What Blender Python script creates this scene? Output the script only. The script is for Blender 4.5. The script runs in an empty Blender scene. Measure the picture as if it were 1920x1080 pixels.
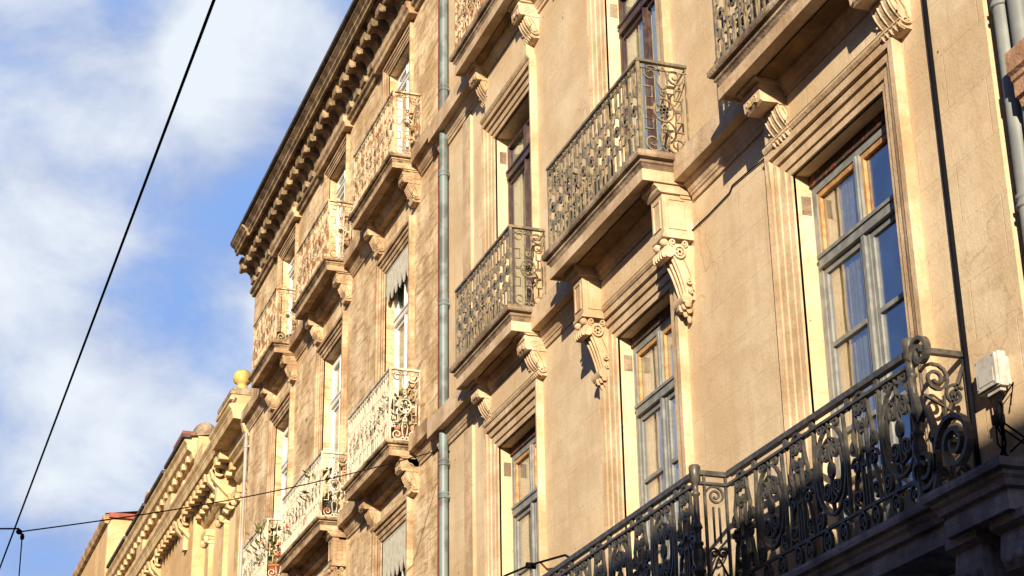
import bpy, math, random
from mathutils import Vector, Matrix
random.seed(7)
PI = math.pi
sc = bpy.context.scene
C = sc.collection

# ---------------------------------------------------------------- camera
cam_d = bpy.data.cameras.new("camera")
cam = bpy.data.objects.new("camera", cam_d); C.objects.link(cam)
cam_d.sensor_width = 36.0
cam_d.lens = 3497.47 / 1920 * 36.0
cam_d.clip_start = 0.1; cam_d.clip_end = 3000
Rw = Matrix(((0.32976791, 0.37315842, 0.86718275), (0.94395545, -0.11652934, -0.30881877), (-0.01418609, 0.9204204, -0.39067256)))
cam.matrix_world = Matrix.Translation((0, -6.5, 1.6)) @ Rw.to_4x4()
sc.camera = cam

# ---------------------------------------------------------------- light
SUN = Vector((2.0, -1.0, 0.49)).normalized()            # towards the sun
elev = math.asin(SUN.z); az = math.atan2(SUN.x, SUN.y)
sun_d = bpy.data.lights.new("sun", 'SUN'); sun = bpy.data.objects.new("sun", sun_d); C.objects.link(sun)
sun_d.energy = 5.0; sun_d.angle = math.radians(0.5); sun_d.color = (1.0, 0.865, 0.62)
sun.rotation_euler = SUN.to_track_quat('Z', 'Y').to_euler()
sun.location = (20, -20, 30)

W = bpy.data.worlds.new("World"); sc.world = W; W.use_nodes = True
nt = W.node_tree; nt.nodes.clear()
def N(nt, t, **k):
    n = nt.nodes.new(t)
    for a, b in k.items(): setattr(n, a, b)
    return n
L = nt.links.new
out = N(nt, 'ShaderNodeOutputWorld'); bg = N(nt, 'ShaderNodeBackground')
sky = N(nt, 'ShaderNodeTexSky', sky_type='NISHITA', sun_disc=False, sun_elevation=elev, sun_rotation=az)
sky.air_density = 1.0; sky.dust_density = 0.6; sky.ozone_density = 2.5
tint = N(nt, 'ShaderNodeMixRGB', blend_type='MULTIPLY'); tint.inputs[0].default_value = 1.0
tint.inputs[2].default_value = (0.78, 0.92, 1.22, 1)
L(sky.outputs[0], tint.inputs[1])
tc = N(nt, 'ShaderNodeTexCoord')
mp = N(nt, 'ShaderNodeMapping'); mp.inputs['Scale'].default_value = (2.8, 2.8, 3.8); mp.inputs['Location'].default_value = (0.6, 0.25, 0.3)
L(tc.outputs['Generated'], mp.inputs[0])
no = N(nt, 'ShaderNodeTexNoise'); no.inputs['Scale'].default_value = 3.0; no.inputs['Detail'].default_value = 10; no.inputs['Roughness'].default_value = 0.60
no.inputs['Distortion'].default_value = 0.3
L(mp.outputs[0], no.inputs['Vector'])
# banks of cloud at known bearings
def vm(op, a=None, b=None):
    n = N(nt, 'ShaderNodeMath', operation=op)
    for i, v in enumerate((a, b)):
        if v is None: continue
        if isinstance(v, (int, float)): n.inputs[i].default_value = v
        else: L(v, n.inputs[i])
    return n.outputs[0]
acc = None
f = 3497.47
def pdir(px, py): return (Rw @ Vector((px - 960, -(py - 540), -f))).normalized()
BANKS = [(60, 170, 8.5, .36), (250, 60, 5.5, .16), (480, 130, 3.6, .26), (640, 20, 3.6, .14), (600, 585, 2.8, .46), (390, 560, 2.6, .10), (210, 830, 4.2, .38), (40, 720, 5.0, .26), (100, 560, 4.5, .16), (380, 730, 2.6, .26), (100, 1000, 6, .05),
         (270, 620, 2.6, -.22), (430, 650, 1.6, -.24), (60, 380, 3.0, -.12), (270, 440, 3.2, -.12), (270, 10, 1.8, -.2), (560, 380, 3, -.12)]
for px, py, rad, amp in BANKS:
    d = pdir(px, py)
    dp = N(nt, 'ShaderNodeVectorMath', operation='DOT_PRODUCT'); L(tc.outputs['Generated'], dp.inputs[0]); dp.inputs[1].default_value = d
    mr = N(nt, 'ShaderNodeMapRange', interpolation_type='SMOOTHERSTEP')
    mr.inputs['From Min'].default_value = math.cos(math.radians(rad)); mr.inputs['From Max'].default_value = 1.0
    mr.inputs['To Min'].default_value = 0; mr.inputs['To Max'].default_value = amp
    L(dp.outputs['Value'], mr.inputs['Value'])
    acc = mr.outputs[0] if acc is None else vm('ADD', acc, mr.outputs[0])
dens = vm('ADD', acc, vm('MULTIPLY', vm('SUBTRACT', no.outputs[0], 0.5), 2.0))
# the veil of cloud lies over the far end of the street; the rest of the sky is clear
dg_ = N(nt, 'ShaderNodeVectorMath', operation='DOT_PRODUCT'); L(tc.outputs['Generated'], dg_.inputs[0]); dg_.inputs[1].default_value = pdir(300, 500)
gate = N(nt, 'ShaderNodeMapRange', interpolation_type='SMOOTHSTEP'); gate.inputs['From Min'].default_value = math.cos(math.radians(42)); gate.inputs['From Max'].default_value = math.cos(math.radians(22))
L(dg_.outputs['Value'], gate.inputs['Value'])
cr = N(nt, 'ShaderNodeMapRange', interpolation_type='SMOOTHSTEP')
cr.inputs['From Min'].default_value = -0.45; cr.inputs['From Max'].default_value = 0.55
L(dens, cr.inputs['Value'])
no2 = N(nt, 'ShaderNodeTexNoise'); no2.inputs['Scale'].default_value = 4.2; no2.inputs['Detail'].default_value = 6
L(mp.outputs[0], no2.inputs['Vector'])
ccol = N(nt, 'ShaderNodeMixRGB'); ccol.inputs[1].default_value = (4.4, 5.3, 7.8, 1); ccol.inputs[2].default_value = (9.3, 10.0, 10.9, 1)
mr2 = N(nt, 'ShaderNodeMapRange'); mr2.inputs['From Min'].default_value = .42; mr2.inputs['From Max'].default_value = 1.0
L(vm('ADD', vm('MULTIPLY', dens, .7), vm('MULTIPLY', no2.outputs[0], .9)), mr2.inputs['Value'])
L(mr2.outputs[0], ccol.inputs[0])
hz = N(nt, 'ShaderNodeMixRGB'); L(vm('MULTIPLY', gate.outputs[0], .8), hz.inputs[0]); L(tint.outputs[0], hz.inputs[1]); hz.inputs[2].default_value = (2.9, 5.6, 11.8, 1)
mx = N(nt, 'ShaderNodeMixRGB'); L(vm('MULTIPLY', cr.outputs[0], gate.outputs[0]), mx.inputs[0]); L(hz.outputs[0], mx.inputs[1]); L(ccol.outputs[0], mx.inputs[2])
L(mx.outputs[0], bg.inputs[0]); bg.inputs[1].default_value = 0.052
L(bg.outputs[0], out.inputs[0])

sc.view_settings.view_transform = 'Standard'; sc.view_settings.look = 'None'
sc.view_settings.exposure = 0.80; sc.view_settings.gamma = 1.0
sc.render.engine = 'CYCLES'
sc.cycles.max_bounces = 6; sc.cycles.diffuse_bounces = 2; sc.cycles.transparent_max_bounces = 12

# ---------------------------------------------------------------- materials
def new_mat(name):
    m = bpy.data.materials.new(name); m.use_nodes = True
    m.node_tree.nodes.clear(); return m, m.node_tree
def stone(name, base, dark, light, block=(0.62, 0.36), joint=0.12, blotch=0.5, pits=0.5, bump=0.35, streak=0.3, rough=0.9, stain=None, scale=1.0, dip=4):
    m, t = new_mat(name); K = t.links.new
    o = N(t, 'ShaderNodeOutputMaterial'); p = N(t, 'ShaderNodeBsdfPrincipled'); K(p.outputs[0], o.inputs[0])
    p.inputs['Roughness'].default_value = rough; p.inputs['Specular IOR Level'].default_value = 0.15
    g = N(t, 'ShaderNodeNewGeometry')
    def mixc(f_, a, b, bt='MIX'):
        n = N(t, 'ShaderNodeMixRGB', blend_type=bt)
        for i, v in ((0, f_), (1, a), (2, b)):
            if isinstance(v, (int, float)): n.inputs[i].default_value = v
            elif isinstance(v, tuple): n.inputs[i].default_value = (*v, 1)
            else: K(v, n.inputs[i])
        return n.outputs[0]
    def noise(s, d=4, r=.55, vec=None, dist=0):
        n = N(t, 'ShaderNodeTexNoise'); n.inputs['Scale'].default_value = s; n.inputs['Detail'].default_value = d; n.inputs['Roughness'].default_value = r
        n.inputs['Distortion'].default_value = dist
        K(vec or g.outputs['Position'], n.inputs['Vector']); return n.outputs[0]
    def ramp(v, a, b):
        n = N(t, 'ShaderNodeMapRange', interpolation_type='SMOOTHSTEP'); n.inputs['From Min'].default_value = a; n.inputs['From Max'].default_value = b
        K(v, n.inputs['Value']); return n.outputs[0]
    def mul(a, b):
        n = N(t, 'ShaderNodeMath', operation='MULTIPLY')
        for i, v in enumerate((a, b)):
            if isinstance(v, (int, float)): n.inputs[i].default_value = v
            else: K(v, n.inputs[i])
        return n.outputs[0]
    c = mixc(ramp(noise(1.1 * scale, 6, .6), .35, .68), dark, light)
    c = mixc(0.35, c, base)
    c = mixc(mul(ramp(noise(.55 * scale, 5, .65, None, .8), .45, .72), .42), c, mixc(1.0, c, (1.03, .90, .74), 'MULTIPLY'))
    c = mixc(mul(ramp(noise(9 * scale, 6, .7), .5, .8), .35), c, mixc(1.0, c, (.74, .69, .64), 'MULTIPLY'))
    mpg = N(t, 'ShaderNodeMapping'); mpg.inputs['Scale'].default_value = (5, 5, .45); K(g.outputs['Position'], mpg.inputs[0])
    st = ramp(noise(1.0 * scale, 5, .6, mpg.outputs[0]), .48, .74)
    c = mixc(mul(st, streak), c, dark)
    mpd = N(t, 'ShaderNodeMapping'); mpd.inputs['Rotation'].default_value = (0, math.radians(dip), 0); mpd.inputs['Scale'].default_value = (1.2, 2, 7); K(g.outputs['Position'], mpd.inputs[0])
    dg = ramp(noise(1.3 * scale, 5, .6, mpd.outputs[0], .6), .45, .75)
    c = mixc(mul(dg, blotch), c, stain or dark)
    # fine grain
    c = mixc(mul(ramp(noise(38, 3, .6), .35, .75), .28), c, mixc(1.0, c, (.62, .55, .47), 'MULTIPLY'))
    # courses of blocks on the faces
    cx = N(t, 'ShaderNodeSeparateXYZ'); K(g.outputs['Position'], cx.inputs[0])
    cb = N(t, 'ShaderNodeCombineXYZ')
    ad = N(t, 'ShaderNodeMath', operation='ADD'); K(cx.outputs[0], ad.inputs[0]); K(cx.outputs[1], ad.inputs[1])
    K(ad.outputs[0], cb.inputs[0]); K(cx.outputs[2], cb.inputs[1])
    br = N(t, 'ShaderNodeTexBrick'); K(cb.outputs[0], br.inputs['Vector'])
    br.inputs['Scale'].default_value = 1; br.inputs['Brick Width'].default_value = block[0]; br.inputs['Row Height'].default_value = block[1]
    br.inputs['Mortar Size'].default_value = .006; br.inputs['Mortar Smooth'].default_value = .6; br.inputs['Bias'].default_value = 0
    br.inputs['Color1'].default_value = (.86, .86, .86, 1); br.inputs['Color2'].default_value = (1.05, 1.04, 1.02, 1); br.inputs['Mortar'].default_value = (.7, .66, .6, 1)
    c = mixc(joint, c, mixc(1.0, c, br.outputs[0], 'MULTIPLY'))
    # pits
    vo = N(t, 'ShaderNodeTexVoronoi'); vo.inputs['Scale'].default_value = 7 * scale; K(g.outputs['Position'], vo.inputs['Vector'])
    pm = N(t, 'ShaderNodeMath', operation='LESS_THAN'); K(vo.outputs['Distance'], pm.inputs[0])
    pn = mul(ramp(noise(2.3, 2), .5, .75), .14); K(pn, pm.inputs[1])
    c = mixc(mul(pm.outputs[0], pits), c, (.16, .09, .05))
    # hairline cracks
    vc = N(t, 'ShaderNodeTexVoronoi', feature='DISTANCE_TO_EDGE'); vc.inputs['Scale'].default_value = .8
    dn = N(t, 'ShaderNodeTexNoise'); dn.inputs['Scale'].default_value = 3; dn.inputs['Detail'].default_value = 5; K(g.outputs['Position'], dn.inputs['Vector'])
    va = N(t, 'ShaderNodeVectorMath', operation='MULTIPLY_ADD'); K(dn.outputs['Color'], va.inputs[0]); va.inputs[1].default_value = (.5, .5, .5); K(g.outputs['Position'], va.inputs[2]); K(va.outputs[0], vc.inputs['Vector'])
    lt = N(t, 'ShaderNodeMath', operation='LESS_THAN'); K(vc.outputs['Distance'], lt.inputs[0]); lt.inputs[1].default_value = .006
    c = mixc(mul(mul(lt.outputs[0], ramp(noise(.7, 2), .5, .6)), .28 if joint > 0 else 0.0), c, (.20, .12, .07))
    K(c, p.inputs['Base Color'])
    b1 = N(t, 'ShaderNodeBump'); b1.inputs['Strength'].default_value = bump; b1.inputs['Distance'].default_value = .02
    sm = N(t, 'ShaderNodeMath', operation='ADD'); K(mul(noise(6, 8, .62), 1.0), sm.inputs[0]); K(mul(noise(45, 4, .6), .35), sm.inputs[1])
    K(sm.outputs[0], b1.inputs['Height'])
    b2 = N(t, 'ShaderNodeBump'); b2.inputs['Strength'].default_value = min(1, joint * 2.0); b2.inputs['Distance'].default_value = .004; b2.invert = True
    K(br.outputs['Fac'], b2.inputs['Height']); K(b1.outputs[0], b2.inputs['Normal'])
    K(b2.outputs[0], p.inputs['Normal'])
    return m
def plain(name, col, rough=.5, metal=0, var=None, vs=6, bump=0.0, spec=.4, bs=40, thr=(.42, .62)):
    m, t = new_mat(name); K = t.links.new
    o = N(t, 'ShaderNodeOutputMaterial'); p = N(t, 'ShaderNodeBsdfPrincipled'); K(p.outputs[0], o.inputs[0])
    p.inputs['Roughness'].default_value = rough; p.inputs['Metallic'].default_value = metal; p.inputs['Specular IOR Level'].default_value = spec
    g = N(t, 'ShaderNodeNewGeometry')
    n = N(t, 'ShaderNodeTexNoise'); n.inputs['Scale'].default_value = vs; n.inputs['Detail'].default_value = 6; K(g.outputs['Position'], n.inputs['Vector'])
    mr = N(t, 'ShaderNodeMapRange', interpolation_type='SMOOTHSTEP'); mr.inputs['From Min'].default_value = thr[0]; mr.inputs['From Max'].default_value = thr[1]; K(n.outputs[0], mr.inputs['Value'])
    mx = N(t, 'ShaderNodeMixRGB'); mx.inputs[1].default_value = (*col, 1); mx.inputs[2].default_value = (*(var or tuple(x * .8 for x in col)), 1)
    K(mr.outputs[0], mx.inputs[0]); K(mx.outputs[0], p.inputs['Base Color'])
    if bump:
        n2 = N(t, 'ShaderNodeTexNoise'); n2.inputs['Scale'].default_value = bs; n2.inputs['Detail'].default_value = 4; K(g.outputs['Position'], n2.inputs['Vector'])
        b = N(t, 'ShaderNodeBump'); b.inputs['Strength'].default_value = bump; b.inputs['Distance'].default_value = .005; K(n2.outputs[0], b.inputs['Height']); K(b.outputs[0], p.inputs['Normal'])
    return m
def glass(name, refl, tint_=(.8, .88, 1)):
    m, t = new_mat(name); K = t.links.new
    o = N(t, 'ShaderNodeOutputMaterial'); gl = N(t, 'ShaderNodeBsdfGlossy'); tr = N(t, 'ShaderNodeBsdfTransparent'); mx = N(t, 'ShaderNodeMixShader')
    gl.inputs['Color'].default_value = (*tint_, 1); gl.inputs['Roughness'].default_value = .01
    tr.inputs['Color'].default_value = (.93, .95, .92, 1); mx.inputs[0].default_value = refl
    g = N(t, 'ShaderNodeNewGeometry'); n2 = N(t, 'ShaderNodeTexNoise'); n2.inputs['Scale'].default_value = 2.2; n2.inputs['Detail'].default_value = 1; K(g.outputs['Position'], n2.inputs['Vector'])
    b = N(t, 'ShaderNodeBump'); b.inputs['Strength'].default_value = .08; b.inputs['Distance'].default_value = .05; K(n2.outputs[0], b.inputs['Height']); K(b.outputs[0], gl.inputs['Normal'])
    K(tr.outputs[0], mx.inputs[1]); K(gl.outputs[0], mx.inputs[2]); K(mx.outputs[0], o.inputs[0])
    return m

M = {}
M['wall'] = stone('limestone_render', (.69, .545, .385), (.56, .40, .25), (.77, .63, .47), block=(.9, .42), joint=.22, blotch=.34, pits=.9, streak=.5, bump=.32, stain=(.50, .36, .235))
M['trim'] = stone('carved_limestone', (.62, .47, .33), (.36, .23, .13), (.74, .58, .43), block=(9, 9), joint=0, blotch=.3, pits=.5, streak=.45, bump=.6, scale=1.6)
M['slab'] = stone('weathered_slab_stone', (.42, .30, .21), (.09, .06, .045), (.66, .53, .40), block=(1.3, 9), joint=.2, blotch=.7, pits=.6, streak=.5, bump=.9, scale=2.2, stain=(.10, .065, .05))
M['wall2'] = stone('weathered_limestone', (.80, .60, .39), (.38, .23, .11), (.98, .80, .58), block=(.8, .34), joint=.6, blotch=.85, pits=.5, streak=.6, bump=1.0, scale=1.5, stain=(.27, .155, .075))
M['crust_shade'] = stone('crust_shade_limestone', (.46, .32, .20), (.06, .04, .03), (.70, .52, .34), block=(9, 9), joint=0, blotch=.85, pits=.6, streak=.6, bump=1.0, scale=3, stain=(.035, .025, .02))  # black crust on nosings; its darkness also paints shade on the cornice bed
M['soffit'] = stone('stained_shade_soffit', (.27, .165, .08), (.11, .065, .035), (.36, .22, .11), block=(9, 9), joint=0, blotch=.6, pits=.3, streak=.1, bump=.5, scale=2, stain=(.12, .07, .04))  # brown stain plus the underside's shade, both put into the colour
M['modil'] = stone('crust_shade_carved_limestone', (.36, .25, .16), (.08, .055, .035), (.54, .40, .26), block=(9, 9), joint=0, blotch=.6, pits=.6, streak=.4, bump=1.0, scale=4, stain=(.07, .05, .035))  # crusted stone, darkened so the cornice's shade is put into its colour
M['trim2'] = stone('weathered_carved_limestone', (.56, .40, .26), (.20, .11, .06), (.74, .56, .38), block=(9, 9), joint=0, blotch=.6, pits=.5, streak=.5, bump=.9, scale=2)
M['cream'] = stone('cream_ashlar', (.74, .56, .34), (.62, .43, .23), (.80, .63, .41), block=(.9, .4), joint=.15, blotch=.3, pits=.2, streak=.3, bump=.3)
M['cream_trim'] = stone('cream_carved_stone', (.70, .52, .31), (.38, .24, .12), (.80, .63, .40), block=(9, 9), joint=0, blotch=.5, pits=.4, streak=.5, bump=.6, scale=2)
M['ochre'] = stone('ochre_plaster', (.66, .45, .25), (.48, .30, .15), (.72, .52, .32), block=(9, 9), joint=0, blotch=.6, pits=.2, streak=.3, bump=.3)
M['pink'] = stone('pink_sandstone', (.50, .30, .20), (.30, .16, .10), (.58, .38, .26), block=(9, 9), joint=0, blotch=.5, pits=.6, streak=.3, bump=.9, scale=3)
M['opp'] = stone('grey_render', (.42, .36, .29), (.32, .27, .22), (.48, .42, .35), joint=.2)
M['iron'] = plain('black_wrought_iron', (.045, .042, .040), .42, .0, (.085, .075, .062), 14, .25, .5)
M['iron_tan'] = plain('weathered_grey_iron', (.125, .108, .085), .42, 0, (.27, .20, .12), 13, .3, .3)
M['iron_rust'] = plain('rusting_cream_iron', (.50, .41, .28), .55, 0, (.24, .11, .045), 7, .4, .3, thr=(.45, .6))
M['iron_white'] = plain('white_painted_iron', (.58, .52, .42), .5, 0, (.22, .13, .08), 5, .3, .3, thr=(.5, .7))
M['grey_paint'] = plain('grey_painted_wood', (.185, .19, .195), .5, 0, (.26, .26, .255), 9, .15)
M['dark_paint'] = plain('maroon_painted_wood', (.050, .028, .030), .4, 0, (.09, .055, .05), 9, .15)
M['white_paint'] = plain('white_painted_wood', (.80, .79, .76), .4, 0, (.68, .65, .6), 5, .1)
M['orange_wood'] = plain('bare_orange_wood', (.50, .30, .13), .5, 0, (.38, .17, .06), 12, .2)
M['rotwood'] = plain('peeling_dark_wood', (.055, .035, .025), .9, 0, (.25, .07, .03), 26, .8, thr=(.56, .62))
M['rust'] = plain('rusty_iron', (.30, .07, .022), .8, 0, (.17, .05, .025), 12, .5)
M['zinc'] = plain('zinc_grey_pipe', (.175, .22, .235), .45, .0, (.10, .115, .12), 4, .1, .4)
M['pale_pipe'] = plain('pale_lilac_pipe', (.34, .31, .30), .5, 0, (.26, .23, .22), 5, .1)
M['zinc_dark'] = plain('aged_zinc', (.24, .25, .25), .5, .0, (.17, .18, .19), 3, .1, .4)
M['curtain'] = plain('cream_net_curtain', (.72, .63, .40), .9, 0, (.60, .52, .33), 20, .3, .1)
M['curtain_w'] = plain('white_net_curtain', (.84, .77, .58), .9, 0, (.68, .66, .58), 20, .2, .1)
M['curtain_g'] = plain('pale_green_curtain', (.66, .68, .45), .9, 0, (.55, .56, .36), 14, .2, .1)
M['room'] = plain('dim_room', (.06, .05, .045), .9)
M['glass'] = glass('window_glass', .40, (.75, .75, .84))
M['glass2'] = glass('old_window_glass', .36, (.72, .75, .85))
M['tile'] = plain('red_roof_tile', (.36, .09, .05), .8, 0, (.22, .07, .05), 6, .5)
M['roof'] = plain('dark_roof', (.09, .075, .07), .8, 0, (.05, .045, .045), 5, .4)
M['ball'] = plain('yellow_glazed_stone', (.62, .42, .14), .7, 0, (.42, .26, .09), 5, .5)
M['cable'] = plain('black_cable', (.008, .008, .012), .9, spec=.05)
M['bigslab'] = stone('grey_slab_stone', (.44, .45, .52), (.13, .13, .16), (.58, .59, .66), block=(1.3, 9), joint=.2, blotch=.5, pits=.6, streak=.5, bump=.9, scale=2.2)
M['box'] = plain('off_white_plastic', (.47, .45, .44), .45, 0, (.40, .36, .34), 14, .05)
M['leaf'] = plain('plant_leaf', (.10, .13, .035), .6, 0, (.30, .24, .08), 30)
M['terracotta'] = plain('terracotta', (.42, .15, .06), .8, 0, (.3, .1, .05), 9)
M['red'] = plain('red_flower', (.60, .04, .015), .7, 0, (.75, .12, .05), 20)
M['asphalt'] = plain('asphalt', (.05, .05, .052), .9, 0, (.07, .068, .065), 20, .4)
M['paving'] = stone('pavement_stone', (.30, .27, .23), (.22, .2, .17), (.36, .33, .28), block=(.6, .4), joint=.5)
M['linen'] = plain('striped_canvas', (.60, .57, .50), .9, 0, (.50, .46, .38), 12, .2, .1)

# ---------------------------------------------------------------- mesh helper
class MB:
    def __init__(s): s.v = []; s.f = []; s.sm = []
    def add(s, vs, fs, smooth=False):
        b = len(s.v); s.v += [tuple(x) for x in vs]; s.f += [tuple(i + b for i in q) for q in fs]; s.sm += [smooth] * len(fs)
    def box(s, x0, x1, y0, y1, z0, z1):
        s.add([(x0, y0, z0), (x1, y0, z0), (x1, y1, z0), (x0, y1, z0), (x0, y0, z1), (x1, y0, z1), (x1, y1, z1), (x0, y1, z1)],
              [(3, 2, 1, 0), (4, 5, 6, 7), (0, 1, 5, 4), (1, 2, 6, 5), (2, 3, 7, 6), (3, 0, 4, 7)])
    def rings(s, rr, closed_ring=True, caps=True, smooth=False, loop=False):
        n = len(rr[0]); vs = [p for r in rr for p in r]; fs = []
        m = len(rr)
        for i in range(m if loop else m - 1):
            for j in range(n if closed_ring else n - 1):
                a = i * n + j; b = i * n + (j + 1) % n; i2 = (i + 1) % m
                fs.append((a, b, i2 * n + (j + 1) % n, i2 * n + j))
        s.add(vs, fs, smooth)
        if caps and not loop and closed_ring:
            s.add(rr[0], [tuple(range(n))[::-1]]); s.add(rr[-1], [tuple(range(n))])
    def tube(s, pts, r, n=6, smooth=True, closed=False):
        pts = [Vector(p) for p in pts]; rr = []
        up = Vector((0, 0, 1)); m = len(pts)
        for i, p in enumerate(pts):
            if closed: d = pts[(i + 1) % m] - pts[i - 1]
            else: d = pts[min(i + 1, m - 1)] - pts[max(i - 1, 0)]
            d.normalize()
            a = d.cross(up if abs(d.z) < .95 else Vector((0, 1, 0))).normalized(); b = d.cross(a)
            q = r[i] if isinstance(r, (list, tuple)) else r
            rr.append([tuple(p + (a * math.cos(t) + b * math.sin(t)) * q) for t in [2 * PI * k / n for k in range(n)]])
        s.rings(rr, smooth=smooth, loop=closed)
    def lathe(s, cx, cy, prof, n=14, smooth=True):     # prof = (radius, z)
        s.rings([[(cx + r * math.cos(2 * PI * k / n), cy + r * math.sin(2 * PI * k / n), z) for k in range(n)] for r, z in prof], smooth=smooth)
    def extr_x(s, prof, x0, x1):                        # prof = closed (w, z) outline, extruded along x
        s.rings([[(x0, -w, z) for w, z in prof], [(x1, -w, z) for w, z in prof]])
    def around(s, prof, xl, xr, w0=0.0, z0=0.0, cap=True):
        """moulding profile (w, z, side) swept round left end, front, right end of a shelf; w counts out from w0"""
        rr = []
        for w, z in prof:
            rr.append((w, z))
        paths = []
        for w, z in prof:
            e = w
            paths.append([(xl - e, .0, z0 + z), (xl - e, -(w0 + e), z0 + z), (xr + e, -(w0 + e), z0 + z), (xr + e, .0, z0 + z)])
        n = len(prof)
        vs = [p for pa in paths for p in pa]; fs = []
        for i in range(n):
            j = (i + 1) % n
            if j == 0:
                break
            for k in range(3): fs.append((i * 4 + k, i * 4 + k + 1, j * 4 + k + 1, j * 4 + k))
        s.add(vs, fs)
        s.add(paths[0], [(0, 1, 2, 3)]); s.add(paths[-1], [(3, 2, 1, 0)])
    def surround(s, prof, xl, xr, z0, zt, yb=0.0):       # architrave, prof = (outward offset, protrusion)
        rr = []
        for o, w in prof:
            rr.append([(xl - o, yb - w, z0), (xl - o, yb - w, zt + o), (xr + o, yb - w, zt + o), (xr + o, yb - w, z0)])
        s.rings([list(c) for c in zip(*rr)], closed_ring=False, caps=False)
    def ribbon(s, pts, fr, t=.012, d=.018, closed=False):
        """flat bar bent in a plane; pts = (u, v), fr = function to 3-D, d = depth across the plane"""
        m = len(pts); rr = []
        for i, (u, v) in enumerate(pts):
            if closed: a = pts[i - 1]; b = pts[(i + 1) % m]
            else: a = pts[max(i - 1, 0)]; b = pts[min(i + 1, m - 1)]
            dx, dy = b[0] - a[0], b[1] - a[1]; l = math.hypot(dx, dy) or 1; nx, ny = -dy / l * t / 2, dx / l * t / 2
            rr.append([fr(u + nx, v + ny, -d / 2), fr(u + nx, v + ny, d / 2), fr(u - nx, v - ny, d / 2), fr(u - nx, v - ny, -d / 2)])
        s.rings(rr, loop=closed)
    def blob(s, c, rx, ry, rz, n=8):
        rr = []
        for i in range(1, n // 2 + 2):
            a = PI * i / (n // 2 + 2)
            rr.append([(c[0] + rx * math.sin(a) * math.cos(2 * PI * k / n), c[1] + ry * math.sin(a) * math.sin(2 * PI * k / n), c[2] - rz * math.cos(a)) for k in range(n)])
        s.rings(rr, smooth=True)
    def build(s, name, m, parent=None, kind=None):
        if not s.v: return None
        xs = [v[0] for v in s.v]; ys = [v[1] for v in s.v]; zs = [v[2] for v in s.v]
        o0 = Vector(((min(xs) + max(xs)) / 2, (min(ys) + max(ys)) / 2, min(zs)))
        me = bpy.data.meshes.new(name); me.from_pydata([tuple(Vector(v) - o0) for v in s.v], [], s.f)
        me.polygons.foreach_set('use_smooth', s.sm); me.update()
        me.materials.append(M[m] if isinstance(m, str) else m)
        o = bpy.data.objects.new(name, me); C.objects.link(o)
        o.location = o0
        if parent is not None:
            o.parent = parent; o.location = o0 - WP[parent.name]
        WP[o.name] = o0
        if kind: o['kind'] = kind
        return o
WP = {}
def thing(name, label, cat, loc, group=None):
    o = bpy.data.objects.new(name, None); C.objects.link(o); o.location = loc; WP[o.name] = Vector(loc)
    o['label'] = label; o['category'] = cat
    if group: o['group'] = group
    return o
def tag(o, label, cat, group=None):
    o['label'] = label; o['category'] = cat
    if group: o['group'] = group
    return o

def wall_sheet(b, x0, x1, z0, z1, holes, y=0.0, rev=.25):
    """front face of a wall with rectangular holes and their reveals; holes = (xl, xr, zb, zt)"""
    xs = sorted({x0, x1, *[h[0] for h in holes], *[h[1] for h in holes]}); zs = sorted({z0, z1, *[h[2] for h in holes], *[h[3] for h in holes]})
    for i in range(len(xs) - 1):
        for j in range(len(zs) - 1):
            cx = (xs[i] + xs[i + 1]) / 2; cz = (zs[j] + zs[j + 1]) / 2
            if any(h[0] < cx < h[1] and h[2] < cz < h[3] for h in holes): continue
            b.add([(xs[i], y, zs[j]), (xs[i + 1], y, zs[j]), (xs[i + 1], y, zs[j + 1]), (xs[i], y, zs[j + 1])], [(0, 1, 2, 3)])
    for xl, xr, zb, zt in holes:
        f0 = [(xl, y, zb), (xr, y, zb), (xr, y, zt), (xl, y, zt)]; f1 = [(x, y + rev, z) for x, _, z in f0]
        b.add(f0 + f1, [(0, 4, 5, 1), (1, 5, 6, 2), (2, 6, 7, 3), (3, 7, 4, 0)])

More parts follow.
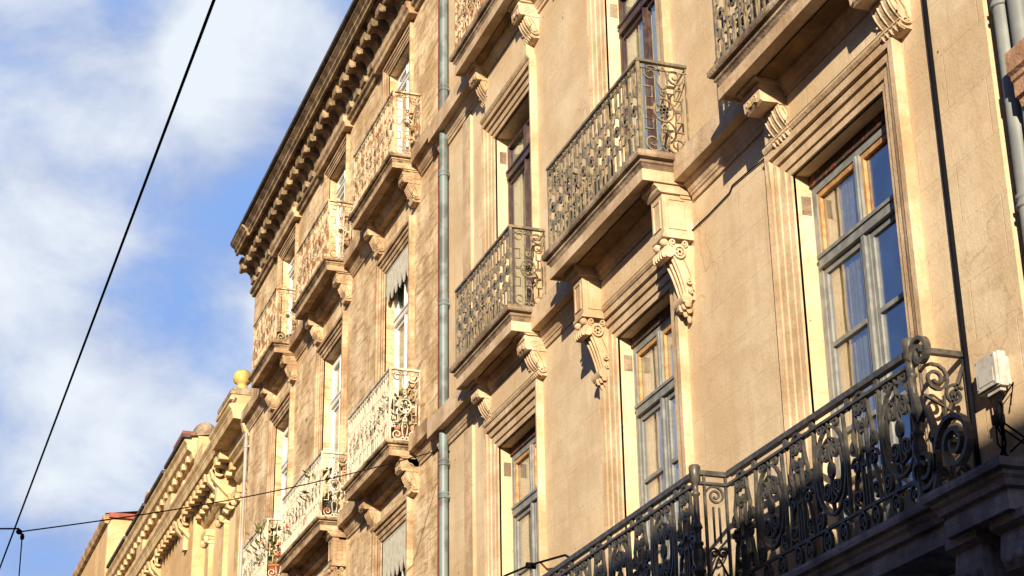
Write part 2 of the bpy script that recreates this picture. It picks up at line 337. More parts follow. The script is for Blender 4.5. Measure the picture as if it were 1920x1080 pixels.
# ---------------------------------------------------------------- iron patterns
def spiral(cx, cy, r0, r1, a0, turns, n=None, sq=1.0):
    n = n or int(11 * abs(turns)) + 4
    return [(cx + (r0 + (r1 - r0) * (i / n) ** .8) * math.cos(a0 + 2 * PI * turns * i / n), cy + sq * (r0 + (r1 - r0) * (i / n) ** .8) * math.sin(a0 + 2 * PI * turns * i / n)) for i in range(n + 1)]
def ellipse(cx, cy, rx, ry, n=18): return [(cx + rx * math.cos(2 * PI * i / n), cy + ry * math.sin(2 * PI * i / n)) for i in range(n)]
def panel(b, fr, u0, w, h, t=.012, d=.016, rich=True):
    """cast balcony panel: volutes in the corners, key-pattern bars, a roundel with a rosette"""
    X = lambda a: u0 + a * w
    def rb(pts, closed=False, tt=t): b.ribbon(pts, fr, tt, d, closed)
    for s in (1, -1):
        cx = .5 - s * .25
        rb(spiral(X(cx), h - .21 * w, .20 * w, .045 * w, PI / 2 * (1 - s) + (PI * .9 if s > 0 else -PI * .9) * 0 + (0 if s > 0 else PI), s * 1.45))
        rb(spiral(X(cx), .24 * w, .21 * w, .045 * w, (0 if s > 0 else PI), -s * 1.45))
        kx = lambda a: X(.5 - s * (.5 - a))
        rb([(kx(.10), h * .74), (kx(.27), h * .74), (kx(.27), h * .62), (kx(.13), h * .62), (kx(.13), h * .38), (kx(.27), h * .38), (kx(.27), h * .27), (kx(.10), h * .27)], tt=t * .9)
        rb([(X(.5), h * .69), (kx(.40), h * .80), (kx(.42), h * .93), (kx(.5), h * .985)], tt=t * .9)
        rb([(X(.5), h * .31), (kx(.40), h * .22), (kx(.43), h * .1), (kx(.5), h * .03)], tt=t * .9)
        rb([(kx(.02), 0), (kx(.02), h)], tt=t)
        rb([(kx(.16), h * .5), (kx(.28), h * .5)], tt=t * 2.2)
    rb(ellipse(X(.5), h * .5, .21 * w, .21 * w * 1.15, 16), True, t * 1.2)
    for k in range(6):
        a = PI / 3 * k + .3
        rb([(X(.5), h * .5), (X(.5) + .17 * w * math.cos(a), h * .5 + .17 * w * math.sin(a))], tt=t * 1.9)
    rb(ellipse(X(.5), h * .5, .08 * w, .08 * w, 8), True, t * 1.6)
    if rich:
        for zc in (.70, .30): rb(ellipse(X(.5), h * zc, .06 * w, .045 * h, 8), True, t * 1.3)

def small_balcony_rail(parent, xl, xr, w, z0, h, mat, name='railing', nmod=None):
    b = MB(); hh = h - .035
    front = lambda u, v, k: (xl + u, -(w + k), z0 + v)
    right = lambda u, v, k: (xr - k, -(w) + u, z0 + v)
    left = lambda u, v, k: (xl + k, -(w) + u, z0 + v)
    L_ = xr - xl; n = nmod or max(3, round(L_ / .21)); mw = L_ / n
    for i in range(n): panel(b, front, i * mw, mw, hh, t=.0095)
    for fr in (right, left): panel(b, fr, .0, w, hh, t=.013)
    # rails top and bottom
    for z, r in ((h - .02, .022), (.02, .012), (h - .09, .008)):
        b.box(xl - r, xr + r, -w - r, -w + r, z0 + z - r * .6, z0 + z + r * .6)
        b.box(xl - r, xl + r, -w + r, .0, z0 + z - r * .6, z0 + z + r * .6)
        b.box(xr - r, xr + r, -w + r, .0, z0 + z - r * .6, z0 + z + r * .6)
    for x in (xl, xr): b.box(x - .014, x + .014, -w - .014, -w + .014, z0, z0 + h - .03)
    return b.build(name, mat, parent)

def big_rail_run(b, fr, length, h, start='heart', hw=.38, ow=.50):
    """rich wrought panels: heart panels on twin bars alternating with wide lyre panels"""
    rb = lambda pts, closed=False, tt=.02, d=.028: b.ribbon(pts, fr, tt * 1.12, d, closed)
    # rails
    for v, t in ((h - .018, .036), (h - .105, .018), (.215, .018), (.045, .022)):
        rb([(0, v), (length, v)], tt=t, d=.05 if v > .8 * h else .026)
    u = 0; kind = start; n = max(1, round(length / ((hw + ow) / 2)))
    sc_ = length / sum((hw if (i % 2 == 0) == (start == 'heart') else ow) for i in range(n))
    for i in range(n):
        mw = (hw if kind == 'heart' else ow) * sc_; c = u + mw / 2; k_ = mw / (.46 if kind == 'heart' else .60)
        rb = lambda pts, closed=False, tt=.02, c=c, k_=k_: b.ribbon([(c + (a - c) * k_, q) for a, q in pts], fr, tt * .95, .028, closed)
        if kind == 'heart':
            rb(ellipse(c, h - .19, .105, .135, 18), True, .020)
            for s in (1, -1):
                rb(spiral(c + s * .047, h - .155, .052, .012, PI / 2 * (1 + s) + PI, -s * 1.6), tt=.014)
                rb(spiral(c + s * .035, h - .265, .036, .010, PI / 2 * (1 + s), s * 1.3), tt=.013)
                rb([(c + s * .045, .22), (c + s * .045, h - .31)], tt=.017)
                rb([(c + s * .10, h - .19), (c + s * .15, h - .33), (c + s * .12, h - .46), (c + s * .07, h - .52)], tt=.016)
                rb(spiral(c + s * .15, h - .42, .055, .012, PI / 2, -s * 1.4), tt=.014)
                rb(spiral(c + s * .13, .52, .07, .014, PI / 2 * (1 + s) + PI, s * 1.5), tt=.015)
                rb([(c + s * .06, .58), (c + s * .15, .44), (c + s * .20, .22)], tt=.016)
                rb(spiral(c + s * .13, .31, .06, .012, -PI / 2, s * 1.4), tt=.014)
            rb(ellipse(c, .56, .045, .06, 10), True, .018)
            rb([(c, .22), (c, .44)], tt=.013)
        else:
            rb(ellipse(c, .60, .60 * .40, .31, 26), True, .022)
            rb(ellipse(c, .60, .60 * .30, .23, 22), True, .013)
            mw_ = mw; mw = .60
            for s in (1, -1):
                rb(spiral(c + s * .085, .73, .082, .014, PI / 2 * (1 + s) + PI, s * 1.7), tt=.016)
                rb(spiral(c + s * .080, .47, .076, .014, PI / 2 * (1 + s) + PI, -s * 1.7), tt=.016)
                rb(spiral(c + s * .12, h - .14, .055, .012, PI / 2 * (1 + s), -s * 1.4), tt=.014)
                rb([(c + s * mw * .42, .22), (c + s * mw * .45, .6), (c + s * mw * .40, h - .11)], tt=.015)
                rb(spiral(c + s * mw * .36, .30, .065, .014, -PI / 2, -s * 1.5), tt=.016)
            mw = mw_
            rb([(c, .30), (c, h - .11)], tt=.013)
            rb(ellipse(c, .60, .035, .05, 10), True, .018)
        # knob between panels and rings in the bottom band
        if i: rb(ellipse(u, h - .075, .018, .045, 8), True, .022)
        for q in (.25, .75):
            rb(ellipse(u + mw * q, .13, .055, .068, 14), True, .016)
            rb(spiral(u + mw * q, .13, .035, .008, 0, 1.2), tt=.012)
        u += mw; kind = 'lyre' if kind == 'heart' else 'heart'

# ---------------------------------------------------------------- stone parts
SLAB = [(-.10, .03), (-.045, .03), (-.03, .0), (-.01, .0), (-.01, .115), (-.03, .12), (-.03, .20)]
NOSE = [(-.05, .12), (-.025, .125), (-.005, .165), (.012, .178), (.012, .20), (-.01, .20), (-.01, .215), (.04, .225), (.05, .245), (.05, .285), (.03, .295), (-.05, .295)]
def balcony(parent, xl, xr, w, z, mat='slab', rail='iron_tan', railh=.95, cons='short', conx=None, cmat='trim', bed=True, h=.28, cw=.25):
    s = h / .295
    b = MB(); b.around([(o, zz * s) for o, zz in SLAB], xl, xr, w, z)

    if bed:
        b.extr_x([(.0, z - .11), (.11, z - .11), (.12, z - .07), (.14, z - .05), (.17, z - .0), (.18, z + .03), (0, z + .03)], xl + .05, xr - .05)
    o = b.build('balcony', cmat if cmat == 'trim2' else 'trim', parent)
    b = MB(); b.around([(q, zz * s) for q, zz in NOSE], xl, xr, w, z); b.build('nosing', 'crust_shade' if mat == 'trim2' else mat, o)
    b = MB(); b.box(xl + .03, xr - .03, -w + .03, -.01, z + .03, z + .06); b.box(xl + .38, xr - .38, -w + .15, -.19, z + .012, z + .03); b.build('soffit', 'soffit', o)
    small_balcony_rail(o, xl + .03, xr - .03, w - .02, z + h, railh, rail)
    for cx in conx or (xl + .17, xr - .17):
        (short_console if cons == 'short' else long_console)(o, cx, w, z, cmat, cw)
    return o
def short_console(parent, cx, w, z, mat, cw=.25):
    b = MB(); h = cw / 2; W_ = w - .17; z += .03
    cap = [(0, z - .07), (W_ - .02, z - .07), (W_ + .02, z - .045), (W_ + .04, z - .03), (W_ + .04, z - .003), (0, z - .003)]
    b.extr_x(cap, cx - h - .03, cx + h + .03)
    nose = [(0, z - .07), (W_, z - .07), (W_ + .005, z - .13), (W_ - .012, z - .135), (W_, z - .15), (W_ - .01, z - .27), (W_ - .03, z - .295), (.17, z - .285), (.16, z - .30), (0, z - .30)]
    b.extr_x(nose, cx - h, cx + h)
    n = 9; low = []
    for i in range(n + 1):
        a = i / n; low.append((.17 - .10 * a + .02 * math.sin(a * PI), z - .30 - .27 * a))
    low = low + [(.085, z - .585), (.10, z - .61), (.09, z - .65), (.05, z - .675), (0, z - .68), (0, z - .30)]
    b.extr_x(low, cx - h + .012, cx + h - .012)
    # flutes on the sloping face and on the end roll
    for k in range(4):
        x = cx - h + .035 + k * (cw - .07) / 3
        b.tube([(x, -(.172 - .10 * a + .02 * math.sin(a * PI)), z - .315 - .245 * a) for a in (0, .25, .5, .75, 1)], .008, 5)
    for k in range(5):
        x = cx - h + .03 + k * (cw - .06) / 4
        b.tube([(x, -.085, z - .59), (x, -.105, z - .615), (x, -.09, z - .65), (x, -.05, z - .675)], .010, 5)
    b.box(cx - h + .0, cx + h - .0, -.105, -.0, z - .592, z - .578)
    # carved S scroll on both cheeks
    for s in (1, -1):
        fr = lambda u, v, k, s=s: (cx + s * (h + .0 + k), -u, z + v)
        b.ribbon(spiral(W_ * .55, -.20, .065, .012, PI, -1.6) , fr, .016, .016)
        b.ribbon([(W_ * .55 - .065, -.20), (.10, -.32), (.045, -.45), (.03, -.56)], fr, .014, .014)
        b.ribbon(spiral(.06, -.60, .042, .01, PI, 1.4), fr, .014, .030)
        b.ribbon([(.13, -.34), (.10, -.42), (.12, -.5)], fr, .012, .012)
    # leaf on the nose
    fr = lambda u, v, k: (cx + u, -(W_ - .005 + k), z + v)
    for s in (1, -1):
        b.ribbon(spiral(s * .055, -.20, .04, .01, 0 if s < 0 else PI, s * 1.4), fr, .014, .022)
        b.ribbon([(0, -.26), (s * .05, -.245), (s * .09, -.27)], fr, .014, .02)
    b.v = [(vx, vy, z + (vz - z) * .70) for vx, vy, vz in b.v]
    return b.build('console', mat, parent)
def long_console(parent, cx, w, z, mat, cw=.25):
    b = MB(); h = cw / 2; W_ = w - .18; z += .03
    b.extr_x([(0, z - .11), (W_ - .01, z - .11), (W_ + .015, z - .09), (W_ + .02, z - .07), (W_ + .05, z - .05), (W_ + .06, z - .003), (0, z - .003)], cx - h - .03, cx + h + .03)
    b.extr_x([(0, z - .50), (W_ - .035, z - .50), (W_ - .03, z - .11), (0, z - .11)], cx - h, cx + h)
    # raised panel borders, front and cheeks
    for s in (1, -1):
        fr = lambda u, v, k, s=s: (cx + s * (h + k), -u, z + v)
        rect = [(.07, -.16), (W_ - .09, -.16), (W_ - .09, -.44), (.07, -.44)]
        b.ribbon(rect, fr, .016, .022, True)
        b.ribbon(ellipse(W_ * .46, -.66, .05, .055, 12), fr, .016, .03, True)
        for k in range(6):
            a = k * PI / 3; b.ribbon([(W_ * .46, -.66), (W_ * .46 + .034 * math.cos(a), -.66 + .034 * math.sin(a))], fr, .018, .024)
        b.ribbon(spiral(W_ * .66, -.575, .035, .008, -PI / 2, 1.4), fr, .012, .026)
        b.ribbon(spiral(W_ * .30, -.575, .032, .008, -PI / 2, -1.4), fr, .012, .026)
        b.ribbon([(.10, -.72), (.05, -.84), (.03, -1.0)], fr, .012, .016)
        b.ribbon(spiral(.07, -.93, .03, .008, PI / 2, 1.2), fr, .012, .022)
        b.ribbon(spiral(.055, -1.02, .022, .006, PI / 2, -1.2), fr, .012, .022)
    fr = lambda u, v, k: (cx + u, -(W_ - .032 + k), z + v)
    b.ribbon([(-h + .045, -.17), (h - .045, -.17), (h - .045, -.43), (-h + .045, -.43)], fr, .014, .02, True)
    b.extr_x([(0, z - .53), (W_ - .02, z - .53), (W_ - .02, z - .50), (0, z - .50)], cx - h - .008, cx + h + .008)
    # acanthus volute below the block
    for s in (-.6, .6): b.blob((cx + s * h, -(W_ - .05), z - .565), .045, .04, .035)
    b.tube([(cx - h, -(W_ - .075), z - .66), (cx + h, -(W_ - .075), z - .66)], .055, 10)
    for k in range(5): b.blob((cx - h + .02 + k * (cw - .04) / 4, -(W_ - .035), z - .68), .02, .028, .045, 6)
    # tapering body
    rr = []
    for i in range(9):
        a = i / 8; ww = (W_ - .06) * (1 - a) + .075 * a + .025 * math.sin(a * PI) * -1
        hh = h * (.95 - .25 * a); zz = z - .58 - .50 * a
        rr.append([(cx - hh, 0, zz), (cx - hh, -ww, zz), (cx + hh, -ww, zz), (cx + hh, 0, zz)])
    b.rings(rr)
    for k in range(3):
        pts = []
        for i in range(7):
            a = .2 + .75 * i / 6; ww = (W_ - .06) * (1 - a) + .075 * a - .025 * math.sin(a * PI)
            hh = h * (.95 - .25 * a); pts.append((cx + (k - 1) * hh * .62, -ww - .002, z - .58 - .50 * a))
        b.tube(pts, .014, 5)
    # foot: scroll and drop
    b.tube([(cx - h * .9, -.09, z - 1.08), (cx + h * .9, -.09, z - 1.08)], .05, 10)
    for k in range(5):
        q = (k - 2) / 2; b.blob((cx + q * h * .75, -.095 + .02 * abs(q), z - 1.115 - .02 * (1 - abs(q))), .024, .04, .05, 6)
    for k in range(3):
        q = k - 1; b.blob((cx + q * h * .38, -.06 + .015 * abs(q), z - 1.175 + .02 * abs(q)), .024, .035, .05, 6)
    b.blob((cx, -.03, z - 1.235), .02, .024, .04, 6)
    return b.build('console', mat, parent)

def casement(parent, xl, xr, z0, z1, y, mat, transom, tm=.09, muntins=(), inner=None, gl='glass', curtain=None, cx=(0, 1), fr=.065, ctop=None, st=1.0):
    """French window: frame, transom, meeting stiles, glazing bars; pane and curtain are its sub-parts"""
    b = MB(); mid = (xl + xr) / 2; f_ = fr
    b.box(xl, xl + f_, y, y + .06, z0, z1); b.box(xr - f_, xr, y, y + .06, z0, z1); b.box(xl + f_, xr - f_, y, y + .06, z1 - f_, z1)
    b.box(xl + f_, xr - f_, y - .025, y + .06, transom - tm / 2, transom + tm / 2)
    b.box(xl + f_, xr - f_, y - .04, y + .0, transom + tm / 2 - .028, transom + tm / 2)
    # upper mullion, lower meeting stile
    b.box(mid - .035, mid + .035, y - .01, y + .06, transom + tm / 2, z1 - f_)
    b.box(mid - .015, mid + .015, y - .025, y - .01, transom + tm / 2, z1 - f_)
    b.box(mid - .06 * st, mid + .06 * st, y + .005, y + .06, z0, transom - tm / 2)
    b.box(mid - .022 * st, mid + .022 * st, y - .018, y + .005, z0, transom - tm / 2)
    for a, c in ((xl + f_, mid - .06 * st), (mid + .06 * st, xr - f_)):       # sash stiles
        b.box(a, a + .045 * st, y + .012, y + .055, z0, transom - tm / 2); b.box(c - .03 * st, c, y + .012, y + .055, z0, transom - tm / 2)
        b.box(a + .045, c - .03, y + .012, y + .055, transom - tm / 2 - .05, transom - tm / 2)
        b.box(a + .045, c - .03, y + .012, y + .055, z0, z0 + .45)
        for z in muntins: b.box(a + .045, c - .03, y + .008, y + .05, z - .018, z + .018)
    o = b.build('window', mat, parent)
    g = MB()
    for a, c in ((xl + f_, mid - .035), (mid + .035, xr - f_)): g.box(a, c, y + .038, y + .044, transom + tm / 2, z1 - f_)
    for a, c in ((xl + f_ + .045, mid - .09), (mid + .105, xr - f_ - .03)): g.box(a, c, y + .030, y + .036, z0 + .45, transom - tm / 2 - .05)
    g.build('pane', gl, o)
    if inner:
        i_ = MB()
        for a, c in ((xl + f_, mid - .035), (mid + .035, xr - f_)):
            zt, zb = z1 - f_, transom + tm / 2
            i_.box(a, a + .035, y + .012, y + .038, zb, zt); i_.box(c - .02, c, y + .012, y + .038, zb, zt)
            i_.box(a + .035, c - .02, y + .012, y + .038, zt - .045, zt); i_.box(a + .035, c - .02, y + .012, y + .038, zb, zb + .02)
        i_.build('sash_edge', inner, o)
    if curtain:
        c_ = MB(); n = 60; x0 = xl + (xr - xl) * cx[0]; x1 = xl + (xr - xl) * cx[1]
        top = []; bot = []
        for i in range(n + 1):
            x = x0 + (x1 - x0) * i / n; yy = y + .075 + .014 * math.sin(i * 1.15) + .012 * math.sin(i * 2.7 + 1)
            top.append((x, yy, ctop or z1)); bot.append((x, yy + .01, z0))
        c_.rings([top, bot], closed_ring=False, caps=False, smooth=True)
        c_.build('curtain', curtain, o)
    return o
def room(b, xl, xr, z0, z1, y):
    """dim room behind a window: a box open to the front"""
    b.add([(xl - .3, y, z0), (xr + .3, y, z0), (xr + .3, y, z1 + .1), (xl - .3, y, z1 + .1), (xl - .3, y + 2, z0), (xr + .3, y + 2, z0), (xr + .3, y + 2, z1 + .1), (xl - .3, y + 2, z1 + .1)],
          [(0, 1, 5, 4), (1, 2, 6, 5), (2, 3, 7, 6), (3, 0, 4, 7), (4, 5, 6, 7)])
ARCH = [(0, -.02), (0, .020), (.052, .020), (.052, -.018), (.064, -.018), (.064, .036), (.135, .036), (.135, .0), (.149, .0), (.152, .055), (.19, .062), (.195, .048), (.215, .05), (.215, .015), (.229, .015), (.229, .080), (.292, .080), (.30, .07), (.30, -.01)]
def surround(parent, xl, xr, z0, zt, mat='trim', s=1.0, ws=1.0, prof=ARCH):
    b = MB(); b.surround([(o * s, w * ws) for o, w in prof], xl, xr, z0, zt)
    return b.build('window_surround', mat, parent)
def string(b, x0, x1, z, h=.27, w=.17, end=True):
    p = [(0, z - .15), (.022, z - .15), (.026, z - .115), (.04, z - .105), (.045, z - .085), (.052, z - .08), (.075, z - .03), (.095, z - .012), (.10, z + .012), (w + .02, z + .012), (w + .02, z + h * .9), (w - .01, z + h), (0, z + h)]
    b.extr_x(p, x0, x1)

# ================================================================ the setting
g = MB(); g.add([(-400, -300, -.02), (300, -300, -.02), (300, 300, -.02), (-400, 300, -.02)], [(0, 1, 2, 3)]); g.build('ground', 'paving', kind='structure')
g = MB(); g.add([(-400, -7.0, -.01), (300, -7.0, -.01), (300, -1.6, -.01), (-400, -1.6, -.01)], [(0, 1, 2, 3)]); g.build('road', 'asphalt', kind='structure')
g = MB(); g.box(-120, 80, -1.6, 0.0, -.015, .12); g.box(-120, 80, -8.5, -7.0, -.015, .12); g.build('pavement', 'paving', kind='structure')

# ================================================================ right-hand apartment building
AX0, AX1 = -20.93, -8.93
A = thing('apartment_building', 'pale sandstone apartment block with scrolled stone consoles and grey tall windows, nearest the camera', 'apartment building', (-14.8, 0, 0))
WIN = [('L', -18.77, -17.47), ('M', -15.27, -14.0), ('R', -11.64, -10.205)]
Z1T, Z2T = 8.10, 11.98          # lintels of the two visible storeys
holes = []
for _, xl, xr in WIN:
    holes += [(xl, xr, 4.80, Z1T), (xl, xr, 9.12, Z2T), (xl, xr, 13.2, 16.0)]
b = MB(); wall_sheet(b, AX0, AX1, .12, 17.6, holes, 0.0, .28)
b.add([(AX0, 0, .12), (AX0, 9, .12), (AX0, 9, 17.6), (AX0, 0, 17.6)], [(0, 3, 2, 1)])
b.add([(AX1, 0, .12), (AX1, 9, .12), (AX1, 9, 17.6), (AX1, 0, 17.6)], [(0, 1, 2, 3)])
b.add([(AX0, 9, .12), (AX1, 9, .12), (AX1, 9, 17.6), (AX0, 9, 17.6)], [(0, 3, 2, 1)])
b.build('wall', 'wall', A)
b = MB(); b.add([(AX0, 0, 17.6), (AX1, 0, 17.6), (AX1, 9, 19.6), (AX0, 9, 19.6)], [(0, 1, 2, 3)]); b.add([(AX0 - .1, -.5, 17.5), (AX1, -.5, 17.5), (AX1, 0, 17.62), (AX0 - .1, 0, 17.62)], [(0, 1, 2, 3)]); b.build('roof', 'tile', A)
b = MB(); b.extr_x([(0, 17.0), (.1, 17.0), (.15, 17.15), (.4, 17.2), (.5, 17.4), (.5, 17.5), (0, 17.5)], AX0, AX1); b.build('cornice', 'trim', A)
for _, xl, xr in WIN:
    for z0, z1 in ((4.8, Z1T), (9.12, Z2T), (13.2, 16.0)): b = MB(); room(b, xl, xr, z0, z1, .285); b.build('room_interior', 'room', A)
# string courses with the breaks left for the balconies
for z in (8.85, 12.94):
    for x0, x1 in ((-20.92, -19.0), (-17.2, -15.72), (-13.42, -11.8), (-9.85, -9.9)):
        if x1 <= x0: continue
        b = MB(); string(b, x0, x1, z); b.build('string_course', 'trim', A)
# drip line over the surrounds, frieze
for n_, xl, xr in WIN:
    l_, r_ = (.30, .15) if n_ == 'L' else (.31, .28)
    for z0, zt in ((4.8, Z1T), (9.12, Z2T), (13.2, 16.0)):
        b = MB()
        rr = []
        for o, w in ARCH:
            wj = w if o in (0, .30, .292) else w * .3 + .7 * (.022 + .17 * o)
            a, c_ = xl - o * l_ / .3, xr + o * r_ / .3
            rr.append([(a, -wj, z0), (a, -wj, zt - .12), (a, -w, zt + o), (c_, -w, zt + o), (c_, -w, zt - .12), (c_, -w, z0)])
        b.rings([list(c) for c in zip(*rr)], closed_ring=False, caps=False)
        b.extr_x([(0, zt + .305), (.085, zt + .305), (.10, zt + .33), (.10, zt + .35), (0, zt + .37)], xl - l_ + .02, xr + r_ - .02)
        b.build('window_surround', 'trim', A)
        if zt < 13:
            b = MB(); fx = {'L': .09, 'M': .16, 'R': .24}[n_]
            b.box(xl - fx, xr + fx, -.095, .0, zt + .365, {Z1T: 8.72, Z2T: 12.80}[zt]); b.build('frieze_panel', 'wall', A)
        b = MB(); b.box(xl - .001, xl + .004, .055, .14, zt - .33, zt - .17); b.build('stain_patch', 'slab', A)  # thin square standing for a brown stain on the jamb stone
# pilaster strip left of the left windows
b = MB(); b.box(-19.93, -19.62, -.035, .01, 9.2, 12.74); b.box(-19.93, -19.62, -.035, .01, .12, 8.64); b.build('pilaster', 'trim', A)
# windows
for n_, xl, xr in WIN:
    casement(A, xl + .005, xr - .005, 4.80, Z1T - .10, .15, 'grey_paint', 7.34, .10, muntins=(6.65, 5.95), inner='orange_wood', curtain='curtain_w' if n_ != 'R' else 'curtain', cx=(0.0, .62) if n_ != 'R' else (0.0, .36), gl='glass')
    b = MB(); b.box(xl + .003, xr - .003, .13, .21, Z1T - .10, Z1T - .002); b.build('window_head', 'rotwood', A)
    casement(A, xl + .005, xr - .005, 9.12, Z2T - .1, .15, 'dark_paint', 11.47, .11, muntins=(), curtain='curtain_g', cx=(0, .62), gl='glass2', fr=.035, st=.4)
    casement(A, xl + .005, xr - .005, 13.2, 15.9, .15, 'dark_paint', 15.3, .11, muntins=(), curtain='curtain_g', cx=(0, .95), gl='glass2', fr=.035, st=.4)
# small balconies of the second storey and above
balcony(A, -19.07, -17.13, .42, 8.84, rail='iron_tan', conx=(-18.88, -17.31))
balcony(A, -15.78, -13.42, .50, 8.84, rail='iron_tan', cons='long', conx=(-15.53, -13.60), cw=.23)
bc = balcony(A, -11.88, -9.72, .50, 8.81, rail='iron_tan', conx=(-11.62, -9.90), cw=.28)
balcony(A, -19.07, -17.13, .42, 12.92, rail='iron_rust', conx=(-18.88, -17.31))
balcony(A, -15.78, -13.42, .50, 12.92, rail='iron_tan', conx=(-15.53, -13.60))
balcony(A, -11.88, -9.72, .50, 12.92, rail='iron_tan', conx=(-11.62, -9.90))

# the long first-floor balcony with black wrought iron
ZS = 4.80
PR = [(-.25, 0), (-.05, 0), (-.05, .10), (-.065, .10), (-.065, .125), (-.03, .135), (-.02, .17), (0, .19), (0, .215), (.035, .225), (.04, .25), (.04, .275), (.0, .29)]
b = MB()
def slab_seg(b, xl, xr, w, endl=True, endr=True):
    z0 = ZS - .29
    paths = [[(xl - (o if endl else 0), 0, z0 + z), (xl - (o if endl else 0), -(w + o), z0 + z), (xr + (o if endr else 0), -(w + o), z0 + z), (xr + (o if endr else 0), 0, z0 + z)] for o, z in PR]
    vs = [p for q in paths for p in q]; fs = [(i * 4 + k, i * 4 + k + 1, i * 4 + k + 5, i * 4 + k + 4) for i in range(len(PR) - 1) for k in range(3)]
    b.add(vs, fs); b.add(paths[0], [(0, 1, 2, 3)]); b.add(paths[-1], [(3, 2, 1, 0)])
slab_seg(b, -9.33, -8.56, .545)
slab_seg(b, -12.40, -9.335, .485, False, False)
slab_seg(b, -16.95, -12.405, .73)
slab_seg(b, -20.0, -16.955, .485, True, False)
BB = b.build('balcony', 'bigslab', A)
b = MB()
H = 1.06
run = lambda x0, w: (lambda u, v, k: (x0 + u, -(w + k), ZS + v))
big_rail_run(b, run(-12.36, .36), 2.74, H, 'heart')
big_rail_run(b, run(-16.9, .61), 4.46, H, 'lyre')
big_rail_run(b, run(-19.9, .36), 2.96, H, 'lyre')
# short returns at the steps: a C scroll on two bars above crossed scrolls
for x, sg in ((-12.40, 1), (-16.92, 1)):
    fr = lambda u, v, k, x=x: (x + k, -.60 + u, ZS + v)
    for v, t in ((H - .018, .036), (H - .10, .02), (.045, .02), (.215, .016)): b.ribbon([(0, v), (.25, v)], fr, t, .045)
    b.ribbon([(.045, .03), (.045, H - .03)], fr, .02, .02); b.ribbon([(.225, .03), (.225, H - .03)], fr, .02, .02)
    b.ribbon(spiral(.135, H - .19, .085, .015, PI * .9, -1.9), fr, .016, .02)
    for u in (.11, .16): b.ribbon([(u, .50), (u, H - .28)], fr, .013, .016)
    for u in (.10, .17): b.ribbon(spiral(u, .42, .045, .01, 0 if u > .13 else PI, 1.4 if u > .13 else -1.4), fr, .014, .016)
    b.ribbon([(.05, .22), (.135, .38), (.22, .22)], fr, .015, .018)
    b.ribbon(spiral(.12, .12, .06, .012, PI / 2, 1.5), fr, .014, .018)
# end panel against the wall
fr = lambda u, v, k: (-9.60 + k, -.36 + u, ZS + v)
for v, t in ((H - .018, .036), (.045, .02)): b.ribbon([(0, v), (.36, v)], fr, t, .045)
b.ribbon(spiral(.125, H - .2, .115, .018, PI * .9, -1.9), fr, .02, .022)
b.ribbon(spiral(.25, H - .30, .08, .015, PI * .2, 1.7), fr, .018, .02)
b.ribbon([(.03, H - .32), (.2, H - .40), (.33, H - .1)], fr, .018, .02)
b.ribbon(spiral(.24, .52, .095, .016, PI / 2, -1.8), fr, .018, .022); b.ribbon(spiral(.10, .46, .07, .014, PI / 2, 1.7), fr, .018, .022)
b.ribbon(spiral(.25, .25, .09, .016, -PI / 2, -1.8), fr, .018, .022); b.ribbon(spiral(.09, .22, .07, .014, -PI / 2, 1.7), fr, .018, .022)
b.ribbon([(.345, .02), (.345, H)], fr, .014, .014); b.ribbon([(.17, .05), (.17, .75)], fr, .014, .016)
b.build('railing', 'iron', BB)
def post(x, y, top=H):
    p = MB(); z = ZS
    p.lathe(x, y, [(.045, z), (.045, z + .08), (.034, z + .09), (.034, z + .26), (.05, z + .27), (.05, z + .285), (.03, z + .30), (.046, z + .36), (.05, z + .41), (.03, z + .47), (.04, z + .48), (.04, z + .50), (.026, z + .51), (.028, z + .60), (.04, z + .61), (.036, z + .63),
                    (.024, z + .66), (.022, z + .86), (.034, z + .87), (.034, z + .885), (.022, z + .90), (.024, z + top - .10), (.042, z + top - .09), (.046, z + top + .03), (.038, z + top + .045), (.0, z + top + .05)], 12)
    p.build('rail_post', 'iron', BB)
post(-12.42, -.62); post(-16.93, -.62); post(-9.64, -.38, H + .02)
# scrolled buttress that ends the railing
p = MB(); fr = lambda u, v, k: (-9.56 + u, -(.385 + k), ZS + v)
p.ribbon(spiral(.05, H - .07, .12, .025, PI * 1.05, -1.55, 26), fr, .026, .045)
p.ribbon([(-.09, H - .08), (-.075, H - .30), (-.02, H - .5), (.06, .62), (.11, .48), (.13, .34)], fr, .028, .045)
p.ribbon(spiral(.33, .30, .205, .03, PI * .95, -2.1, 38), fr, .028, .05)
p.ribbon(spiral(-.03, .25, .16, .025, PI * .1, -2.0, 34), fr, .026, .045)
p.ribbon([(.115, .40), (.12, .30), (.10, .14), (.05, .05)], fr, .03, .045)
p.build('rail_scroll', 'iron', BB)
# heavy brackets in the shade beneath it
for x in (-8.72, -9.2, -12.2, -16.7):
    p = MB(); h = .14; z = ZS - .29; w = .40 if x > -12.3 and x < -9.3 else .42
    p.extr_x([(0, z - .08), (w - .02, z - .08), (w + .03, z - .05), (w + .03, z), (0, z)], x - h - .03, x + h + .03)
    p.extr_x([(0, z - .42), (w * .55, z - .42), (w * .7, z - .36), (w - .03, z - .30), (w, z - .22), (w - .02, z - .08), (0, z - .08)], x - h, x + h)
    p.extr_x([(0, z - .85), (.06, z - .85), (.12, z - .7), (w * .5, z - .42), (0, z - .42)], x - h + .02, x + h - .02)
    for s in (-1, 1): p.blob((x + s * .06, -(w + .0), z - .24), .03, .02, .03)
    p.build('console', 'bigslab', BB)

